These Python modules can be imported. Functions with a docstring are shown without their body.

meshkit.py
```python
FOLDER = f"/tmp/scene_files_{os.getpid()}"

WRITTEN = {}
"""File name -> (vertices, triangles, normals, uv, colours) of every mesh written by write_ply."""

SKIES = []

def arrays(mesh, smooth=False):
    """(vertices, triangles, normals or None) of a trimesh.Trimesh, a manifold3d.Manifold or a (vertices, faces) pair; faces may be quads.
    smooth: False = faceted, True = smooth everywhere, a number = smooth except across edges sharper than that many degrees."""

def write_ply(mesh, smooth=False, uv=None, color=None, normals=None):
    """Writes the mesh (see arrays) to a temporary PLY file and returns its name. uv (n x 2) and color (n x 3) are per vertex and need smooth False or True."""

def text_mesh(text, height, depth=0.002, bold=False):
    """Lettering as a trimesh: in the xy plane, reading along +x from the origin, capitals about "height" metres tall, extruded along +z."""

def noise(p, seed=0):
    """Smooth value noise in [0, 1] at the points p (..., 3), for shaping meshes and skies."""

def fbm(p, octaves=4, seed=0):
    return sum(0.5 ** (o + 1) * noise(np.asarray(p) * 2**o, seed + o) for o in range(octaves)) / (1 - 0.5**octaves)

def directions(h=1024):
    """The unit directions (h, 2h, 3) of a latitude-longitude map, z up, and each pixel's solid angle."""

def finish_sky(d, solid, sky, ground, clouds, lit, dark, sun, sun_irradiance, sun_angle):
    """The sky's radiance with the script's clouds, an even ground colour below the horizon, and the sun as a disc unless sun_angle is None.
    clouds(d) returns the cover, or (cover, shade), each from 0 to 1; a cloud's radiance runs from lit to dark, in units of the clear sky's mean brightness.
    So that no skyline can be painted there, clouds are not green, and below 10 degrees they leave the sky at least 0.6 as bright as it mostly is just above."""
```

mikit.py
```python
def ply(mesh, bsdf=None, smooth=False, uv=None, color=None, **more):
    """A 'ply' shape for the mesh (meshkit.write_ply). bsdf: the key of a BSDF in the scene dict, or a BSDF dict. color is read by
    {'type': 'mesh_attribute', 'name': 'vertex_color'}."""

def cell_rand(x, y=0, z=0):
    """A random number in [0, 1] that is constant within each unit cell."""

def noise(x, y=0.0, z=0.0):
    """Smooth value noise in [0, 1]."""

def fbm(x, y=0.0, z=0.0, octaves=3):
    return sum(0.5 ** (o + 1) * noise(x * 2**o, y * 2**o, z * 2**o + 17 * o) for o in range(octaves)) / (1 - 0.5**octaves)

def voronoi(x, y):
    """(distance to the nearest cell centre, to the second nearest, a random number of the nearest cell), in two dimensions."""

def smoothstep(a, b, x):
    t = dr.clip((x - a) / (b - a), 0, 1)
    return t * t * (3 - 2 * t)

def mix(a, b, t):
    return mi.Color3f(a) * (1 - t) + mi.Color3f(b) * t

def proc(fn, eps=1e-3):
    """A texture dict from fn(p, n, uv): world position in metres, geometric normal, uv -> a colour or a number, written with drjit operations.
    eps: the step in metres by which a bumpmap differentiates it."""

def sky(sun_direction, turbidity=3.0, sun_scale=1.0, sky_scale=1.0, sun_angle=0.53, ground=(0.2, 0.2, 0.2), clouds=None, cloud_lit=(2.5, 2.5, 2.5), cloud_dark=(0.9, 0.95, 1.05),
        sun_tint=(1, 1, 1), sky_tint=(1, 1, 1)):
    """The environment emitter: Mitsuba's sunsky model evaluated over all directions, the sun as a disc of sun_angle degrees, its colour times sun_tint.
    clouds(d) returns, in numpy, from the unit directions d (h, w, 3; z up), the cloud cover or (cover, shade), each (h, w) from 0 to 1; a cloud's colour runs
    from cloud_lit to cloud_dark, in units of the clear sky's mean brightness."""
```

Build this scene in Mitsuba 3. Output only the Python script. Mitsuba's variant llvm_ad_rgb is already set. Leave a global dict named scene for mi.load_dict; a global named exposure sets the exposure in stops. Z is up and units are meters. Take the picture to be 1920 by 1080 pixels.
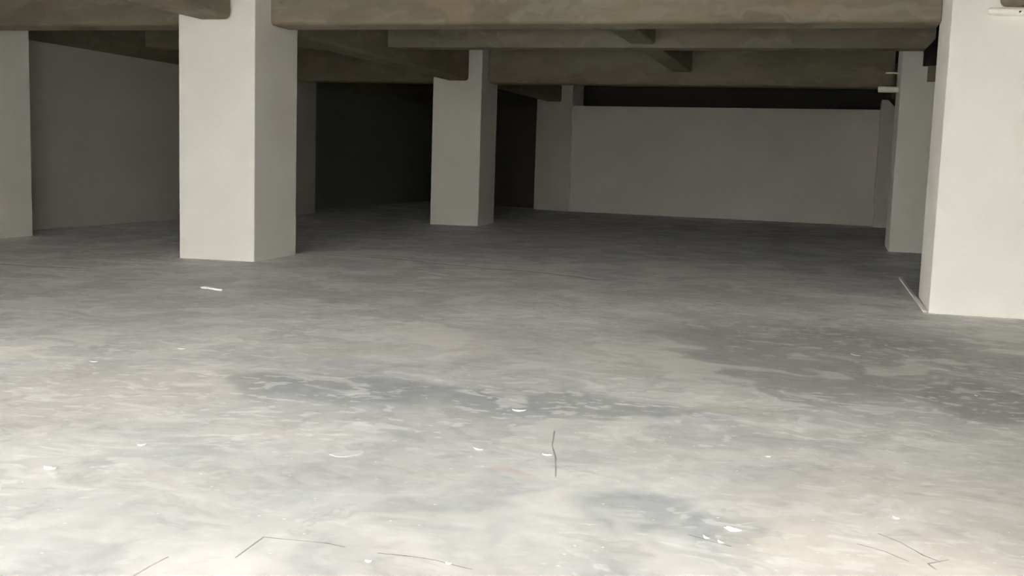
import math, random
import numpy as np
import trimesh
import drjit as dr
import mitsuba as mi
import shapely.geometry as sg
import shapely.affinity as sa
import mikit, meshkit
from mikit import noise, fbm, smoothstep, mix, proc, cell_rand

random.seed(7)
scene, labels = {"type": "scene"}, {}

# ------------------------------------------------------------------ camera, sky, exposure
CAM_H = 1.25
F_PX, PITCH, ROLL, YAW = 2007.98, 0.117144, 0.0323754, 0.276819
fwd0 = np.array([-math.sin(YAW), math.cos(YAW), 0.0])
right0 = np.array([math.cos(YAW), math.sin(YAW), 0.0])
up0 = np.array([0, 0, 1.0])
fwd = fwd0 * math.cos(PITCH) - up0 * math.sin(PITCH)
u2 = up0 * math.cos(PITCH) + fwd0 * math.sin(PITCH)
rgt = right0 * math.cos(ROLL) + u2 * math.sin(ROLL)
upv = u2 * math.cos(ROLL) - right0 * math.sin(ROLL)
M = np.eye(4)
M[:3, 0], M[:3, 1], M[:3, 2], M[:3, 3] = -rgt, upv, fwd, [0, 0, CAM_H]
scene["camera"] = {"type": "perspective", "fov": 2 * math.degrees(math.atan(960 / F_PX)), "fov_axis": "x",
                   "near_clip": 0.05, "far_clip": 500.0, "to_world": mi.ScalarTransform4f(M.tolist())}


def overcast(d):
    n = meshkit.fbm(d * np.array([3, 3, 6.0]), 4, 3)
    return np.ones(d.shape[:2]), np.clip((n - 0.35) * 0.8, 0, 1)


scene["sky"] = mikit.sky((0.3, -0.5, 0.8), turbidity=4.0, sun_scale=0.0, ground=(0.30, 0.29, 0.27), clouds=overcast,
                         cloud_lit=(2.3, 2.27, 2.2), cloud_dark=(1.9, 1.9, 1.9))
exposure = 6.7

# ------------------------------------------------------------------ materials
PATCHES = [  # worn or freshly coated areas of the floor, one painted shadow: x, y, rx, ry, colour, strength
    (-2.35, 5.22, 0.95, 0.42, (0.235, 0.245, 0.25), 0.75),
    (-1.25, 5.42, 0.75, 0.34, (0.235, 0.245, 0.25), 0.70),
    (0.15, 7.6, 1.55, 1.75, (0.235, 0.235, 0.232), 0.75),
    (1.05, 6.4, 0.55, 0.60, (0.20, 0.20, 0.20), 0.75),  # shadow of the right front pier, painted into the floor colour
    (-0.52, 3.76, 0.26, 0.30, (0.30, 0.315, 0.32), 0.9),
    (-0.16, 3.72, 0.22, 0.22, (0.29, 0.305, 0.315), 0.7),
    (-1.26, 3.45, 0.20, 0.16, (0.33, 0.33, 0.325), 0.7),
    (-0.05, 4.50, 0.28, 0.12, (0.33, 0.335, 0.335), 0.7),
    (-1.11, 4.05, 0.09, 0.09, (0.39, 0.35, 0.335), 0.8),
    (-4.65, 5.32, 0.34, 0.26, (0.52, 0.50, 0.45), 0.8),
    (-2.45, 2.95, 0.50, 0.30, (0.36, 0.36, 0.35), 0.5),
    (-0.35, 5.65, 0.32, 0.20, (0.37, 0.37, 0.31), 0.6),
    (-1.05, 6.85, 0.50, 0.55, (0.39, 0.385, 0.33), 0.6),
    (-2.85, 6.35, 0.30, 0.30, (0.38, 0.37, 0.32), 0.6),
    (0.45, 4.1, 0.75, 0.75, (0.46, 0.425, 0.385), 0.6),
    (0.35, 3.55, 0.50, 0.35, (0.50, 0.47, 0.42), 0.6),
    (-2.0, 7.4, 1.3, 0.9, (0.40, 0.385, 0.365), 0.5),
    (-3.6, 4.7, 0.8, 0.9, (0.43, 0.405, 0.37), 0.5),
]
CRACKS = [
    [(-1.13, 4.80), (-1.08, 4.55), (-1.01, 4.34), (-0.98, 4.22), (-0.95, 4.08)],
    [(-1.68, 2.86), (-1.685, 2.96), (-1.69, 3.05), (-1.58, 3.06), (-1.47, 3.07), (-1.40, 3.06)],
    [(-1.88, 2.60), (-1.88, 2.70), (-1.875, 2.79)],
    [(-1.28, 3.05), (-1.17, 3.06), (-1.09, 3.06), (-1.01, 3.04), (-0.96, 3.03)],
    [(-0.36, 3.59), (-0.30, 3.565), (-0.21, 3.53)],
    [(0.20, 3.71), (0.28, 3.67), (0.35, 3.60)],
    [(0.27, 3.85), (0.34, 3.78), (0.40, 3.68), (0.45, 3.63)],
    [(0.48, 3.66), (0.41, 3.60), (0.43, 3.555)],
]
SEAM = [(-8.6, 9.45), (-7.4, 9.60)], [(-6.28, 12.55), (-5.13, 12.52), (-4.12, 12.18), (-3.2, 12.0), (-2.3, 11.6)]


def seg(x, y, a, b):
    ax, ay, bx, by = *a, *b
    l2 = (bx - ax) ** 2 + (by - ay) ** 2
    t = dr.clip(((x - ax) * (bx - ax) + (y - ay) * (by - ay)) / l2, 0, 1)
    return dr.sqrt(dr.square(x - ax - t * (bx - ax)) + dr.square(y - ay - t * (by - ay)))


def line_dist(x, y, lines):
    d = mi.Float(9.0)
    for ln in lines:
        for a, b in zip(ln[:-1], ln[1:]):
            d = dr.minimum(d, seg(x, y, a, b))
    return d


def strokes(x, y, cell, seed, dens, lmax, w):
    """Short light scrapes, one at most in each cell."""
    u, v = x / cell, y / cell
    i, j = dr.floor(u), dr.floor(v)
    r = [cell_rand(i, j, seed + k) for k in range(5)]
    cx, cy = (i + 0.35 + 0.3 * r[0]) * cell, (j + 0.35 + 0.3 * r[1]) * cell
    a = (r[2] - 0.5) * 2.2
    dx, dy = x - cx, y - cy
    s, c = dr.sin(a), dr.cos(a)
    along, across = dx * c + dy * s, -dx * s + dy * c
    across = across + 6.0 * along * along * (r[4] - 0.5)
    ln = lmax * (0.3 + 0.7 * r[4])
    m = (1 - smoothstep(0.5, 1.0, dr.abs(along) / ln)) * (1 - smoothstep(0.3, 1.0, dr.abs(across) / (w * (0.5 + r[3]))))
    return dr.select(r[3] < dens, m, 0.0)


def floor_colour(p, n, uv):
    x, y = p.x, p.y
    wx, wy = fbm(x * 2.1, y * 2.1, 3.0, octaves=4) - 0.5, fbm(x * 2.1, y * 2.1, 9.0, octaves=4) - 0.5
    broad = fbm(x * 0.6 + 3, y * 0.6, 1.0, octaves=4)
    mid = fbm(x * 2.8 + 1.5 * wx, y * 2.4 + 1.5 * wy, 5.0, octaves=4)
    fine = fbm(x * 15, y * 15, 2.0, octaves=3)
    c = mix((0.385, 0.382, 0.375), (0.43, 0.424, 0.41), smoothstep(0.3, 0.7, broad))
    c = mix(c, (0.485, 0.478, 0.46), 0.6 * smoothstep(0.5, 0.70, mid))
    c = mix(c, (0.325, 0.33, 0.335), 0.55 * smoothstep(0.50, 0.32, mid))
    tint = noise(x * 1.7, y * 2.3, 11.0)
    c = c * mix((1.012, 0.995, 0.985), (0.985, 1.002, 1.008), tint)
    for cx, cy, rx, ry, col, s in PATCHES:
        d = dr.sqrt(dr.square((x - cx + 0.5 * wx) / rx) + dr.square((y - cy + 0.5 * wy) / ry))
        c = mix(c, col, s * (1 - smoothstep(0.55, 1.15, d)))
    c = c * (0.90 + 0.20 * fine)
    # scuffs and dried splashes: thin broken streaks, thickest in the band across the middle of the floor
    band = dr.exp(-dr.square((y - 5.3 - 0.25 * (x + 1.0)) / 0.75))
    busy = dr.clip(0.25 + 0.75 * band + 0.5 * smoothstep(0.45, 0.62, fbm(x * 0.9, y * 0.9, 21.0, octaves=2)), 0, 1)
    sc = strokes(x + 0.3 * wx, y + 0.3 * wy, 0.33, 31, 0.30, 0.08, 0.010) + strokes(x + 0.4 * wy, y + 0.4 * wx, 0.17, 47, 0.30, 0.05, 0.006)
    gaps = smoothstep(0.35, 0.6, noise(x * 38, y * 60, 3.0))
    c = mix(c, (0.64, 0.635, 0.615), dr.clip(sc, 0, 1) * 0.42 * gaps * busy)
    s1 = fbm(x * 5.0 + 3 * wx, y * 8 + 3 * wy, 33.0, octaves=4)
    s2 = fbm(x * 13 + 5 * wx, y * 24 + 5 * wy, 57.0, octaves=3)
    c = mix(c, (0.60, 0.595, 0.575), 0.42 * smoothstep(0.60, 0.74, s1) * busy)
    c = mix(c, (0.62, 0.615, 0.595), 0.40 * smoothstep(0.62, 0.75, s2) * busy)
    c = mix(c, (0.27, 0.268, 0.262), 0.35 * smoothstep(0.42, 0.28, s1) * smoothstep(0.3, 0.6, s2))
    spl = fbm(x * 1.9 + 2 * wx + 40, y * 2.2 + 2 * wy, 71.0, octaves=3)
    c = mix(c, (0.53, 0.515, 0.485), 0.45 * smoothstep(0.60, 0.74, spl))
    cr = line_dist(x + 0.02 * wx, y + 0.02 * wy, CRACKS)
    c = mix(c, (0.17, 0.155, 0.135), 0.95 * (1 - smoothstep(0.001, 0.0055, cr)) * (0.5 + 0.5 * noise(x * 15, y * 15, 8.0)))
    sm = line_dist(x, y + 0.25 * wy, SEAM)
    c = mix(c, (0.52, 0.50, 0.47), 0.6 * (1 - smoothstep(0.02, 0.06, sm)))
    sm2 = line_dist(x, y + 0.25 * wy + 0.10, SEAM)
    c = mix(c, (0.20, 0.19, 0.18), 0.45 * (1 - smoothstep(0.015, 0.07, sm2)))
    sp = strokes(x, y, 0.11, 83, 0.12, 0.009, 0.009)
    c = mix(c, (0.66, 0.66, 0.65), 0.8 * dr.clip(sp, 0, 1))
    return c * mi.Color3f(1.33, 1.34, 1.355)


def floor_bump(p, n, uv):
    return fbm(p.x * 11, p.y * 11, 4.0, octaves=3)


def concrete_base(p, n, uv):
    x, y, z = p.x, p.y, p.z
    a = fbm(x * 0.5, y * 0.5, z * 1.6, octaves=4)
    b = fbm(x * 1.1 + 9, y * 1.1, z * 2.2, octaves=4)
    g = fbm(x * 0.7 + 31, y * 0.7, z * 5.0, octaves=3)
    c = mix((0.25, 0.23, 0.175), (0.31, 0.285, 0.225), smoothstep(0.3, 0.7, a))
    c = mix(c, (0.30, 0.285, 0.24), 0.5 * smoothstep(0.5, 0.7, g))
    c = mix(c, (0.185, 0.165, 0.12), 0.6 * smoothstep(0.64, 0.76, b))
    c = mix(c, (0.31, 0.235, 0.175), 0.6 * smoothstep(0.60, 0.74, fbm(x * 0.8 + 5, y * 0.8, z * 1.2 + 3, octaves=3)))
    return c * 0.60 * (0.94 + 0.12 * fbm(x * 14, y * 14, z * 22, octaves=2))


def concrete(p, n, uv):
    """Bare cast concrete with pale cement smears, drips and rusty patches."""
    x, y, z = p.x, p.y, p.z
    c = concrete_base(p, n, uv) * mi.Color3f(1.18, 1.15, 1.06)
    w = fbm(x * 3, y * 3, z * 3, octaves=3) - 0.5
    c = mix(c, (0.265, 0.25, 0.205), 0.42 * smoothstep(0.52, 0.70, fbm(x * 1.6 + w, y * 2, z * 7 + 3 * w, octaves=4)))
    c = mix(c, (0.145, 0.13, 0.10), 0.4 * smoothstep(0.60, 0.72, fbm(x * 2.2 + 2 * w + 7, y * 2, z * 3.2 + w, octaves=3)))
    c = mix(c, (0.27, 0.20, 0.15), 0.5 * smoothstep(0.60, 0.72, fbm(x * 1.4 + 60, y, z * 2.0 + 5 + w, octaves=3)))
    return mix(c, (0.22, 0.205, 0.115), 0.45 * smoothstep(0.62, 0.74, fbm(x * 1.9 + 90, y, z * 2.6, octaves=3)))


def paint(p, n, uv):
    x, y, z = p.x, p.y, p.z
    a = fbm(x * 1.2, y * 1.2, z * 1.2, octaves=3)
    c = mix((0.70, 0.685, 0.645), (0.76, 0.745, 0.705), a)
    t = noise(x * 1.6, y * 1.6, z * 1.1 + 7)
    return c * mix((1.012, 0.995, 0.985), (0.99, 1.003, 1.0), t)


def pbsdf(tex, rough=0.8, spec=0.3):
    return {"type": "twosided", "b": {"type": "principled", "base_color": tex, "roughness": rough, "specular": spec}}


def rgb(*c):
    return {"type": "rgb", "value": list(c)}


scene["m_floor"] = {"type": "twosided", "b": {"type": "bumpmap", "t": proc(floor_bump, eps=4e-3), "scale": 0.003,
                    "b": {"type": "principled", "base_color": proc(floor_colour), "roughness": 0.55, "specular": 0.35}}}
scene["m_concrete"] = pbsdf(proc(concrete), 0.85, 0.2)
scene["m_paint"] = pbsdf(proc(paint), 0.75, 0.25)
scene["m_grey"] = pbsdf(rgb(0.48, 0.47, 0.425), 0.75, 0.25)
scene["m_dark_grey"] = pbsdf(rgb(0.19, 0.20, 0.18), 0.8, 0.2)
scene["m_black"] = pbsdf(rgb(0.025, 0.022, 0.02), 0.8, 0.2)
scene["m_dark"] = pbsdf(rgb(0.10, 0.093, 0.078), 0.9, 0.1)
scene["m_plastic"] = pbsdf(rgb(0.82, 0.80, 0.74), 0.45, 0.4)
scene["m_cream"] = pbsdf(rgb(0.88, 0.82, 0.62), 0.6, 0.3)
scene["m_flake"] = pbsdf(rgb(0.88, 0.88, 0.86), 0.7, 0.2)
scene["m_film"] = pbsdf(rgb(0.60, 0.60, 0.59), 0.5, 0.3)
scene["m_strip"] = pbsdf(rgb(0.74, 0.72, 0.68), 0.7, 0.2)
scene["m_screw"] = pbsdf(rgb(0.05, 0.045, 0.04), 0.6, 0.3)


# ------------------------------------------------------------------ helpers
def numbered(name):
    key, k = name, 0
    while key in scene or any(q.startswith(key + "__") for q in scene):
        k += 1
        key = f"{name}_{k:03d}"
    return key


def put(name, mesh, mat, parent=None, smooth=30, label=None, cat=None, group=None, kind=None):
    key = numbered(name if parent is None else f"{parent}__{name}")
    scene[key] = mikit.ply(mesh, mat, smooth=smooth)
    d = {k: v for k, v in (("label", label), ("category", cat), ("group", group), ("kind", kind)) if v}
    if d:
        labels[key] = d
    return key


def box(x0, x1, y0, y1, z0, z1):
    m = trimesh.creation.box((x1 - x0, y1 - y0, z1 - z0))
    m.apply_translation(((x0 + x1) / 2, (y0 + y1) / 2, (z0 + z1) / 2))
    return m


def extrude(poly, h):
    return trimesh.creation.extrude_polygon(poly, h, engine="earcut")


def column_mesh(pts, z0, z1, r=0.012):
    """A column on the plan polygon pts, its arrises slightly rounded."""
    pl = sg.Polygon(pts).buffer(-r, join_style=2).buffer(r, quad_segs=3)
    m = extrude(pl, z1 - z0)
    m.apply_translation((0, 0, z0))
    return m


def beam_profile(w, h, r):
    """Across the beam and up: square at the slab, round at the two lower arrises."""
    pl = sg.box(-w / 2, 0, w / 2, h).buffer(-r, join_style=2).buffer(r, quad_segs=6)
    return pl.union(sg.box(-w / 2, h / 2, w / 2, h))


def beam_x(x0, x1, y0, y1, z0, z1, r=0.05):
    z1 -= 0.0005
    m = extrude(beam_profile(y1 - y0, z1 - z0, r), x1 - x0)
    v = np.array(m.vertices)
    m.vertices = np.stack([x0 + v[:, 2], (y0 + y1) / 2 + v[:, 0], z0 + v[:, 1]], -1)
    m.fix_normals()
    return m


def beam_y(x0, x1, y0, y1, z0, z1, r=0.05):
    z1 -= 0.0005
    m = extrude(beam_profile(x1 - x0, z1 - z0, r), y1 - y0)
    v = np.array(m.vertices)
    m.vertices = np.stack([(x0 + x1) / 2 + v[:, 0], y0 + v[:, 2], z0 + v[:, 1]], -1)
    m.fix_normals()
    return m


def tube_x(x0, x1, y, z, r, n=20, cap=0.0):
    """A round bar along x; cap rounds its left end."""
    prof = [(0, x0), (r * 0.7, x0), (r * 0.93, x0 + cap * 0.3), (r, x0 + cap), (r, x1), (0, x1)] if cap else [(0, x0), (r, x0), (r, x1), (0, x1)]
    m = trimesh.creation.revolve(np.array(prof), sections=n)
    v = np.array(m.vertices)
    m.vertices = np.stack([v[:, 2], y + v[:, 0], z + v[:, 1]], -1)
    m.fix_normals()
    return m


# ------------------------------------------------------------------ the setting
SLAB = 3.5
Y0, Y1 = -3.8, 31.0
HW = 3.3
HZ = 3.1
XC = -8.2
PY = 2.5
XL, XR = -11.37, 2.7
XW = 4.6
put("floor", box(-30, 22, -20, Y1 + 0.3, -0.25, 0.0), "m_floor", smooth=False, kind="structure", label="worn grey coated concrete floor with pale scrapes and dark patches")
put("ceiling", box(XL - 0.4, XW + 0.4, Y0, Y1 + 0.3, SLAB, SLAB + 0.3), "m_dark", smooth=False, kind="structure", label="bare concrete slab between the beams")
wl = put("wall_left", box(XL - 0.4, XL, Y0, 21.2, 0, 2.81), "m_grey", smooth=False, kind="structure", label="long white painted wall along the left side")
put("upper_band", box(XL - 0.4, XL - 0.12, Y0, Y1 + 0.3, 2.81, SLAB), "m_concrete", wl, smooth=False, label="bare dark concrete band above the paint")
put("wall_right", box(XW, XW + 0.4, Y0, Y1 + 0.3, 0, SLAB), "m_paint", smooth=False, kind="structure")
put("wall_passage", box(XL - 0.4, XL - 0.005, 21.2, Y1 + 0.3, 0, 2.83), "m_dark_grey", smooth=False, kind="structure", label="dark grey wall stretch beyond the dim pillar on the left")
put("added_wall_side", box(2.31, 2.5, 11.81, 27.1, 0, SLAB), "m_dark", smooth=False, kind="structure")  # added out of view to keep light off the right pillar and far end
put("wall_rear", box(XL - 0.5, XW, Y1, Y1 + 0.3, 0, SLAB), "m_dark", smooth=False, kind="structure")
# the far white wall of the middle bay, a little askew, open above
back = [(-6.36, 27.69), (XW, 27.69 - 0.0817 * (XW + 6.36)), (XW, 27.94 - 0.0817 * (XW + 6.36)), (-6.36, 27.94)]
put("wall_back", column_mesh(back, 0, 2.755, 0.004), "m_paint", kind="structure", label="broad white far wall between the end column and the right pillar")
# the far wall of the left bay with an open passage at its left end
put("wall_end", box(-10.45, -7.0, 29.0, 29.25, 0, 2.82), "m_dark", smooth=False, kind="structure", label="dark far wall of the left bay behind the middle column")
# unseen front: header and left closure shaped to limit daylight, piers on the grid
front = trimesh.util.concatenate([box(XL, XW, Y0 + 0.02, Y0 + 0.5, HZ, SLAB), box(XL, XC, PY, PY + 0.3, 0, HZ)]
                                  + [box(a, b, PY, PY + 1.2, 0, HZ) for a, b in ((-7.22, -6.3), (1.02, 2.3))])
put("unseen_wall_front", front, "m_paint", smooth=False, kind="structure")
put("added_wall_opposite", box(-40, 30, -20.4, -20, 0, HW), "m_concrete", smooth=False, kind="structure")  # added out of view to block low sky light from the far end

# ------------------------------------------------------------------ columns
BX0, BX1 = -7.22, -6.31
CX0 = 1.01


def quad(x0, x1, y0, y1):
    return [(x0, y0), (x1, y0), (x1, y1), (x0, y1)]


def column(pts, label, z1=SLAB, mat="m_paint"):
    key = numbered("painted_column")
    put("shaft", column_mesh(pts, 0, z1), mat, key)
    labels[key] = {"label": label, "category": "column", "group": "white painted columns of the garage"}
    return key


column([(BX0, 11.02), (BX1 + 0.03, 11.10), (BX1 - 0.02, 12.23), (BX0 - 0.02, 12.15)], "big white square column nearest on the left, lit front and shaded right face")
column([(CX0, 10.38), (2.3, 10.40), (2.33, 11.80), (CX0 + 0.03, 11.78)], "brightest white column, large at the right edge of the photo, under the short pipe")
column([(XL, 11.40), (-10.61, 11.40), (-10.63, 12.63), (XL, 12.63)], "white column cut by the left edge of the photo, in front of the long left wall")
column([(BX0 - 0.04, 19.57), (BX1, 19.66), (BX1 - 0.07, 20.92), (BX0 - 0.1, 20.85)], "white middle column standing free in front of the dark passage")
column([(1.11, 18.36), (2.3, 18.40), (2.3, 19.98), (1.14, 19.94)], "grey-lit white pillar just behind the large right column, with the small block on it")
column([(XL, 20.0), (-10.49, 20.0), (-10.54, 21.24), (XL, 21.2)], "white pillar toned dim grey on the left wall, just right behind the big left column", mat="m_grey")  # same white paint as the others, its dimness put into a greyer colour
column([(-7.43, 28.02), (-6.36, 27.60), (-6.36, 28.9), (-7.43, 28.95)], "far white end column at the left end of the back wall")
pl = sg.Polygon([(1.22, 0), (2.4, 0), (2.4, 2.72), (1.56, 2.74), (1.36, 2.95), (1.22, 2.95)])
m = extrude(pl, 0.5)
v = np.array(m.vertices)
m.vertices = np.stack([v[:, 0], 26.45 + v[:, 2], v[:, 1]], -1)
m.fix_normals()
key = numbered("painted_column")
put("shaft", m, "m_paint", key, smooth=False)
labels[key] = {"label": "slim far white pillar with a slanted top corner at the right end of the back wall", "category": "column", "group": "white painted columns of the garage"}


# ------------------------------------------------------------------ beams and joists
def beam(mesh, label, name="concrete_beam", cat="beam", group=None, mat="m_concrete"):
    return put(name, mesh, mat, None, 30, label, cat, group)


ZB = 2.75
G1 = "deep bare concrete beams"
beam(beam_x(BX1 + 0.003, CX0 + 0.018, 11.5, 12.03, ZB, SLAB, 0.06), "long stained concrete beam across the top between the big left column and the right column", group=G1)
beam(beam_x(-10.6, BX0 - 0.02, 11.5, 12.03, ZB, SLAB, 0.06), "concrete beam at top left between the left edge column and the big left column", group=G1)
beam(beam_y(-6.98, -6.55, 3.66, 11.02, ZB, SLAB, 0.07), "concrete beam coming forward from the front of the big left column", group=G1)
beam(beam_y(1.40, 1.84, 3.66, 10.37, 2.73, SLAB, 0.05), "concrete beam end at the top right corner above the short pipe", group=G1)
beam(beam_y(-6.98, -6.55, 12.24, 19.56, ZB, SLAB, 0.06), "concrete beam running back from the big left column to the middle column", group=G1)
beam(beam_x(BX1 + 0.003, 1.10, 20.1, 20.5, ZB, SLAB, 0.05), "dark concrete beam between the middle column and the grey-lit right pillar", group=G1)
beam(beam_x(-10.48, BX0 - 0.12, 20.1, 20.5, ZB, SLAB, 0.05), "deeply shadowed concrete beam left of the middle column", group=G1)
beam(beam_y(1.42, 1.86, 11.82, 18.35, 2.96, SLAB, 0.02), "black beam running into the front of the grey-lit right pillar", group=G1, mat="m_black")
beam(beam_y(-7.1, -6.69, 20.95, 27.7, 2.86, SLAB, 0.04), "shadowed concrete beam over the far end column", group=G1)
beam(beam_y(1.42, 1.86, 20.0, 26.4, 2.96, SLAB, 0.02), "dark concrete beam hidden behind the grey-lit right pillar", group=G1)

G2 = "shallower concrete joists"
# the middle joist stops short of the black beam, its lower corner there cut away
jp = sg.Polygon([(-6.545, 2.94), (1.235, 2.94), (1.345, 3.07), (1.345, SLAB - 0.0005), (-6.545, SLAB - 0.0005)])
joist_cut = extrude(jp, 0.35)
jv = np.array(joist_cut.vertices)
joist_cut.vertices = np.stack([jv[:, 0], 15.6 + jv[:, 2], jv[:, 1]], -1)
joist_cut.fix_normals()
beam(joist_cut, "brownish concrete joist across the middle bay behind the front beam", "concrete_joist", "joist", G2)
beam(beam_x(XL - 0.1, -6.985, 16.5, 16.85, 3.02, SLAB, 0.03), "dark concrete joist in the left bay above the left wall", "concrete_joist", "joist", G2)
beam(beam_y(-2.78, -2.42, 12.04, 15.59, 2.99, SLAB, 0.03), "concrete joist running back from the front beam, its near half", "concrete_joist", "joist", G2)
beam(beam_y(-2.78, -2.42, 15.96, 20.09, 2.99, SLAB, 0.03), "dark-sided concrete joist ending at the dark second beam", "concrete_joist", "joist", G2)
beam(beam_x(-6.68, 1.415, 23.6, 23.95, 3.03, SLAB, 0.03), "shadowed concrete joist above the far wall", "concrete_joist", "joist", G2)
beam(beam_y(-2.78, -2.42, 20.51, 23.59, 2.98, SLAB, 0.03), "faint concrete joist in the dark above the far wall", "concrete_joist", "joist", G2)

put("wall_block", beam_x(1.50, 2.0, 18.26, 18.36, 2.72, 2.96, 0.005), "m_concrete", label="small square grey block under the black beam on the right pillar", cat="block")

# ------------------------------------------------------------------ pipes
k = numbered("short_pipe")
put("tube", tube_x(1.375, 2.35, 10.34, 2.685, 0.034), "m_plastic", k)
put("end_cap", tube_x(1.30, 1.40, 10.34, 2.688, 0.031, cap=0.02), "m_plastic", k, label="rounded end cap")
put("collar", tube_x(1.525, 1.62, 10.34, 2.685, 0.038), "m_plastic", k)
sc = trimesh.creation.cylinder(0.009, 0.012, sections=12)
sc.apply_transform(trimesh.transformations.rotation_matrix(math.pi / 2, (1, 0, 0)))
sc.apply_translation((1.555, 10.302, 2.68))
put("screw", sc, "m_screw", k, label="dark screw hole")
labels[k] = {"label": "short off-white pipe under the beam end at the top right of the large right column", "category": "pipe"}
k = numbered("pipe_stub")
put("tube", tube_x(0.86, 1.13, 19.0, 2.64, 0.05), "m_plastic", k)
put("end_cap", tube_x(0.80, 0.90, 19.0, 2.64, 0.053, cap=0.03), "m_plastic", k)
labels[k] = {"label": "short thick whitish pipe stub left of the grey-lit right pillar, lower of two", "category": "pipe"}
put("thin_rod", tube_x(0.90, 1.13, 18.9, 2.90, 0.014, cap=0.02), "m_cream", label="thin cream rod sticking out left of the grey-lit right pillar above the pipe stub", cat="rod")

# ------------------------------------------------------------------ strip and litter on the floor
st = box(0.972, 1.004, 10.42, 13.75, 0.0, 0.018)
put("floor_strip", st, "m_strip", smooth=False, label="thin pale strip lying along the foot of the large right column", cat="strip")


def flake(x, y, lx, ly, ang, label, name="paper_scrap", cat="scrap", mat="m_flake", lift=0.006, group="white scraps on the floor"):
    """A small thin curled scrap with a ragged outline."""
    n = 14
    th = np.linspace(0, 2 * math.pi, n, endpoint=False)
    rr = np.array([0.75 + 0.35 * random.random() for _ in th])
    top = [(0.0, 0.0)] + [(lx / 2 * r * math.cos(t), ly / 2 * r * math.sin(t)) for r, t in zip(rr, th)]
    top = np.array(top)
    z = lift * (top[:, 0] / (lx / 2)) ** 2 + 0.3 * lift * (top[:, 1] / (ly / 2)) ** 2 + 0.002
    v = np.vstack([np.c_[top, z + 0.002], np.c_[top, z]])
    f = []
    N = n + 1
    for i in range(n):
        a, b = 1 + i, 1 + (i + 1) % n
        f += [(0, a, b), (N, N + b, N + a), (a, N + a, N + b), (a, N + b, b)]
    m = trimesh.Trimesh(v, f, process=False)
    m.apply_transform(trimesh.transformations.rotation_matrix(math.radians(ang), (0, 0, 1)))
    m.apply_translation((x, y, -m.vertices[:, 2].min() + 0.0005))
    return put(name, m, mat, None, 40, label, cat, group)


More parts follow.
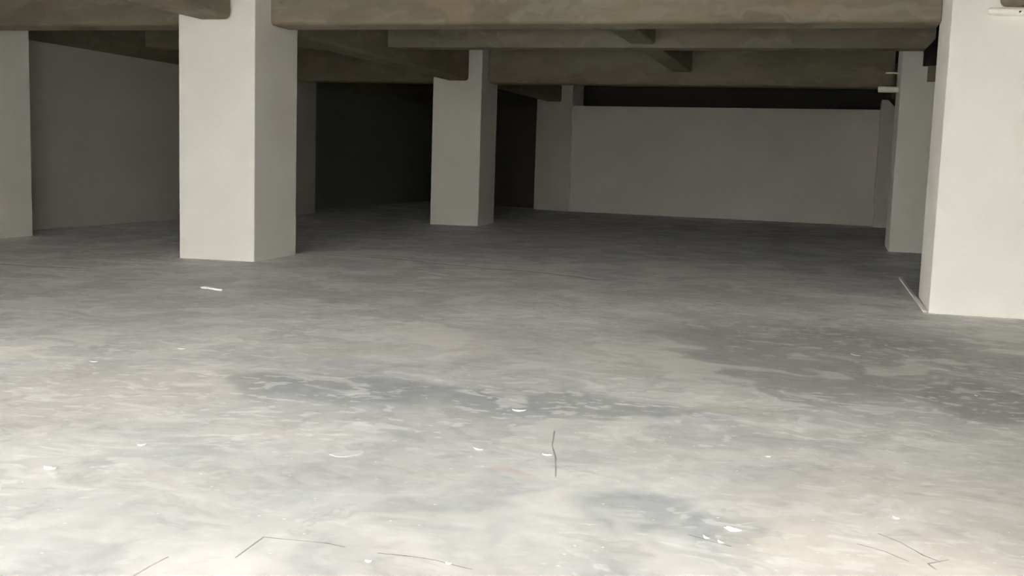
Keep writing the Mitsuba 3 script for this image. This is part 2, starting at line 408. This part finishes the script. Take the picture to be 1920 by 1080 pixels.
put("white_stick", trimesh.util.concatenate([beam_x(-0.14, 0.13, -0.012, 0.012, 0, 0.016, 0.004), box(-0.16, -0.09, -0.022, 0.024, 0.0, 0.012)]).apply_transform(
    trimesh.transformations.rotation_matrix(math.radians(-24), (0, 0, 1))).apply_translation((-5.30, 8.62, 0.0005)), "m_flake", smooth=30,
    label="thin white stick on the floor in front of the big left column", cat="stick")
flake(-2.83, 3.43, 0.070, 0.030, -8, "bright white curved scrap alone on the floor at lower left")
flake(-1.06, 4.37, 0.048, 0.022, 5, "white scrap touching the dark crack in the middle of the floor")
flake(-0.15, 4.72, 0.030, 0.020, 0, "small bright scrap right of the middle of the floor, beyond the grey patch")
flake(-0.22, 3.69, 0.062, 0.040, -20, "largest white scrap at lower right, on the bluish grey patch")
flake(-0.30, 3.572, 0.030, 0.014, -40, "left one of two slim scraps on the short dark crack at lower right")
flake(-0.25, 3.545, 0.034, 0.012, -45, "right one of two slim scraps on the short dark crack at lower right")
flake(0.34, 4.04, 0.028, 0.016, -30, "small white scrap on the beige floor at the right, above the hooked crack")
flake(-1.40, 5.12, 0.075, 0.035, 12, "bright pair-like scrap on the bluish patch in the middle of the floor")
flake(-1.36, 4.34, 0.045, 0.018, -5, "faint scrap left of the long upright crack")
flake(-1.04, 3.04, 0.026, 0.012, -10, "tiny white scrap on the curved crack at the bottom edge")
flake(-1.28, 2.97, 0.028, 0.014, -10, "tiny white scrap below the curved crack at the bottom edge")
flake(-2.00, 8.69, 0.026, 0.026, 0, "tiny white speck on the dark floor at the centre of the garage")
flake(0.38, 5.05, 0.055, 0.050, 10, "dull whitish round scrap on the right side of the floor", mat="m_film")
flake(0.43, 4.86, 0.035, 0.022, -20, "dull whitish flake just nearer than the round scrap at right", mat="m_film")
flake(0.30, 7.66, 0.070, 0.020, -28, "slim white scrap on the dark floor left of the large right column")
flake(0.53, 8.22, 0.024, 0.024, 0, "tiny white speck on the dark floor left of the foot of the large right column")
flake(0.93, 6.55, 0.022, 0.022, 0, "tiny white speck on the darkest patch at the right edge of the floor")
flake(-2.71, 3.85, 0.040, 0.016, 45, "small pale scrap at left beyond the bright curved scrap")
flake(-3.84, 5.88, 0.055, 0.020, 20, "slim white scrap in the middle of the left half of the floor")
flake(-4.05, 5.30, 0.050, 0.020, 20, "small white scrap next to the pale area at the left")
flake(-1.85, 4.06, 0.16, 0.075, 50, "dull translucent film scrap left of the centre of the floor", "film_scrap", "film scrap", "m_film", 0.004, None)
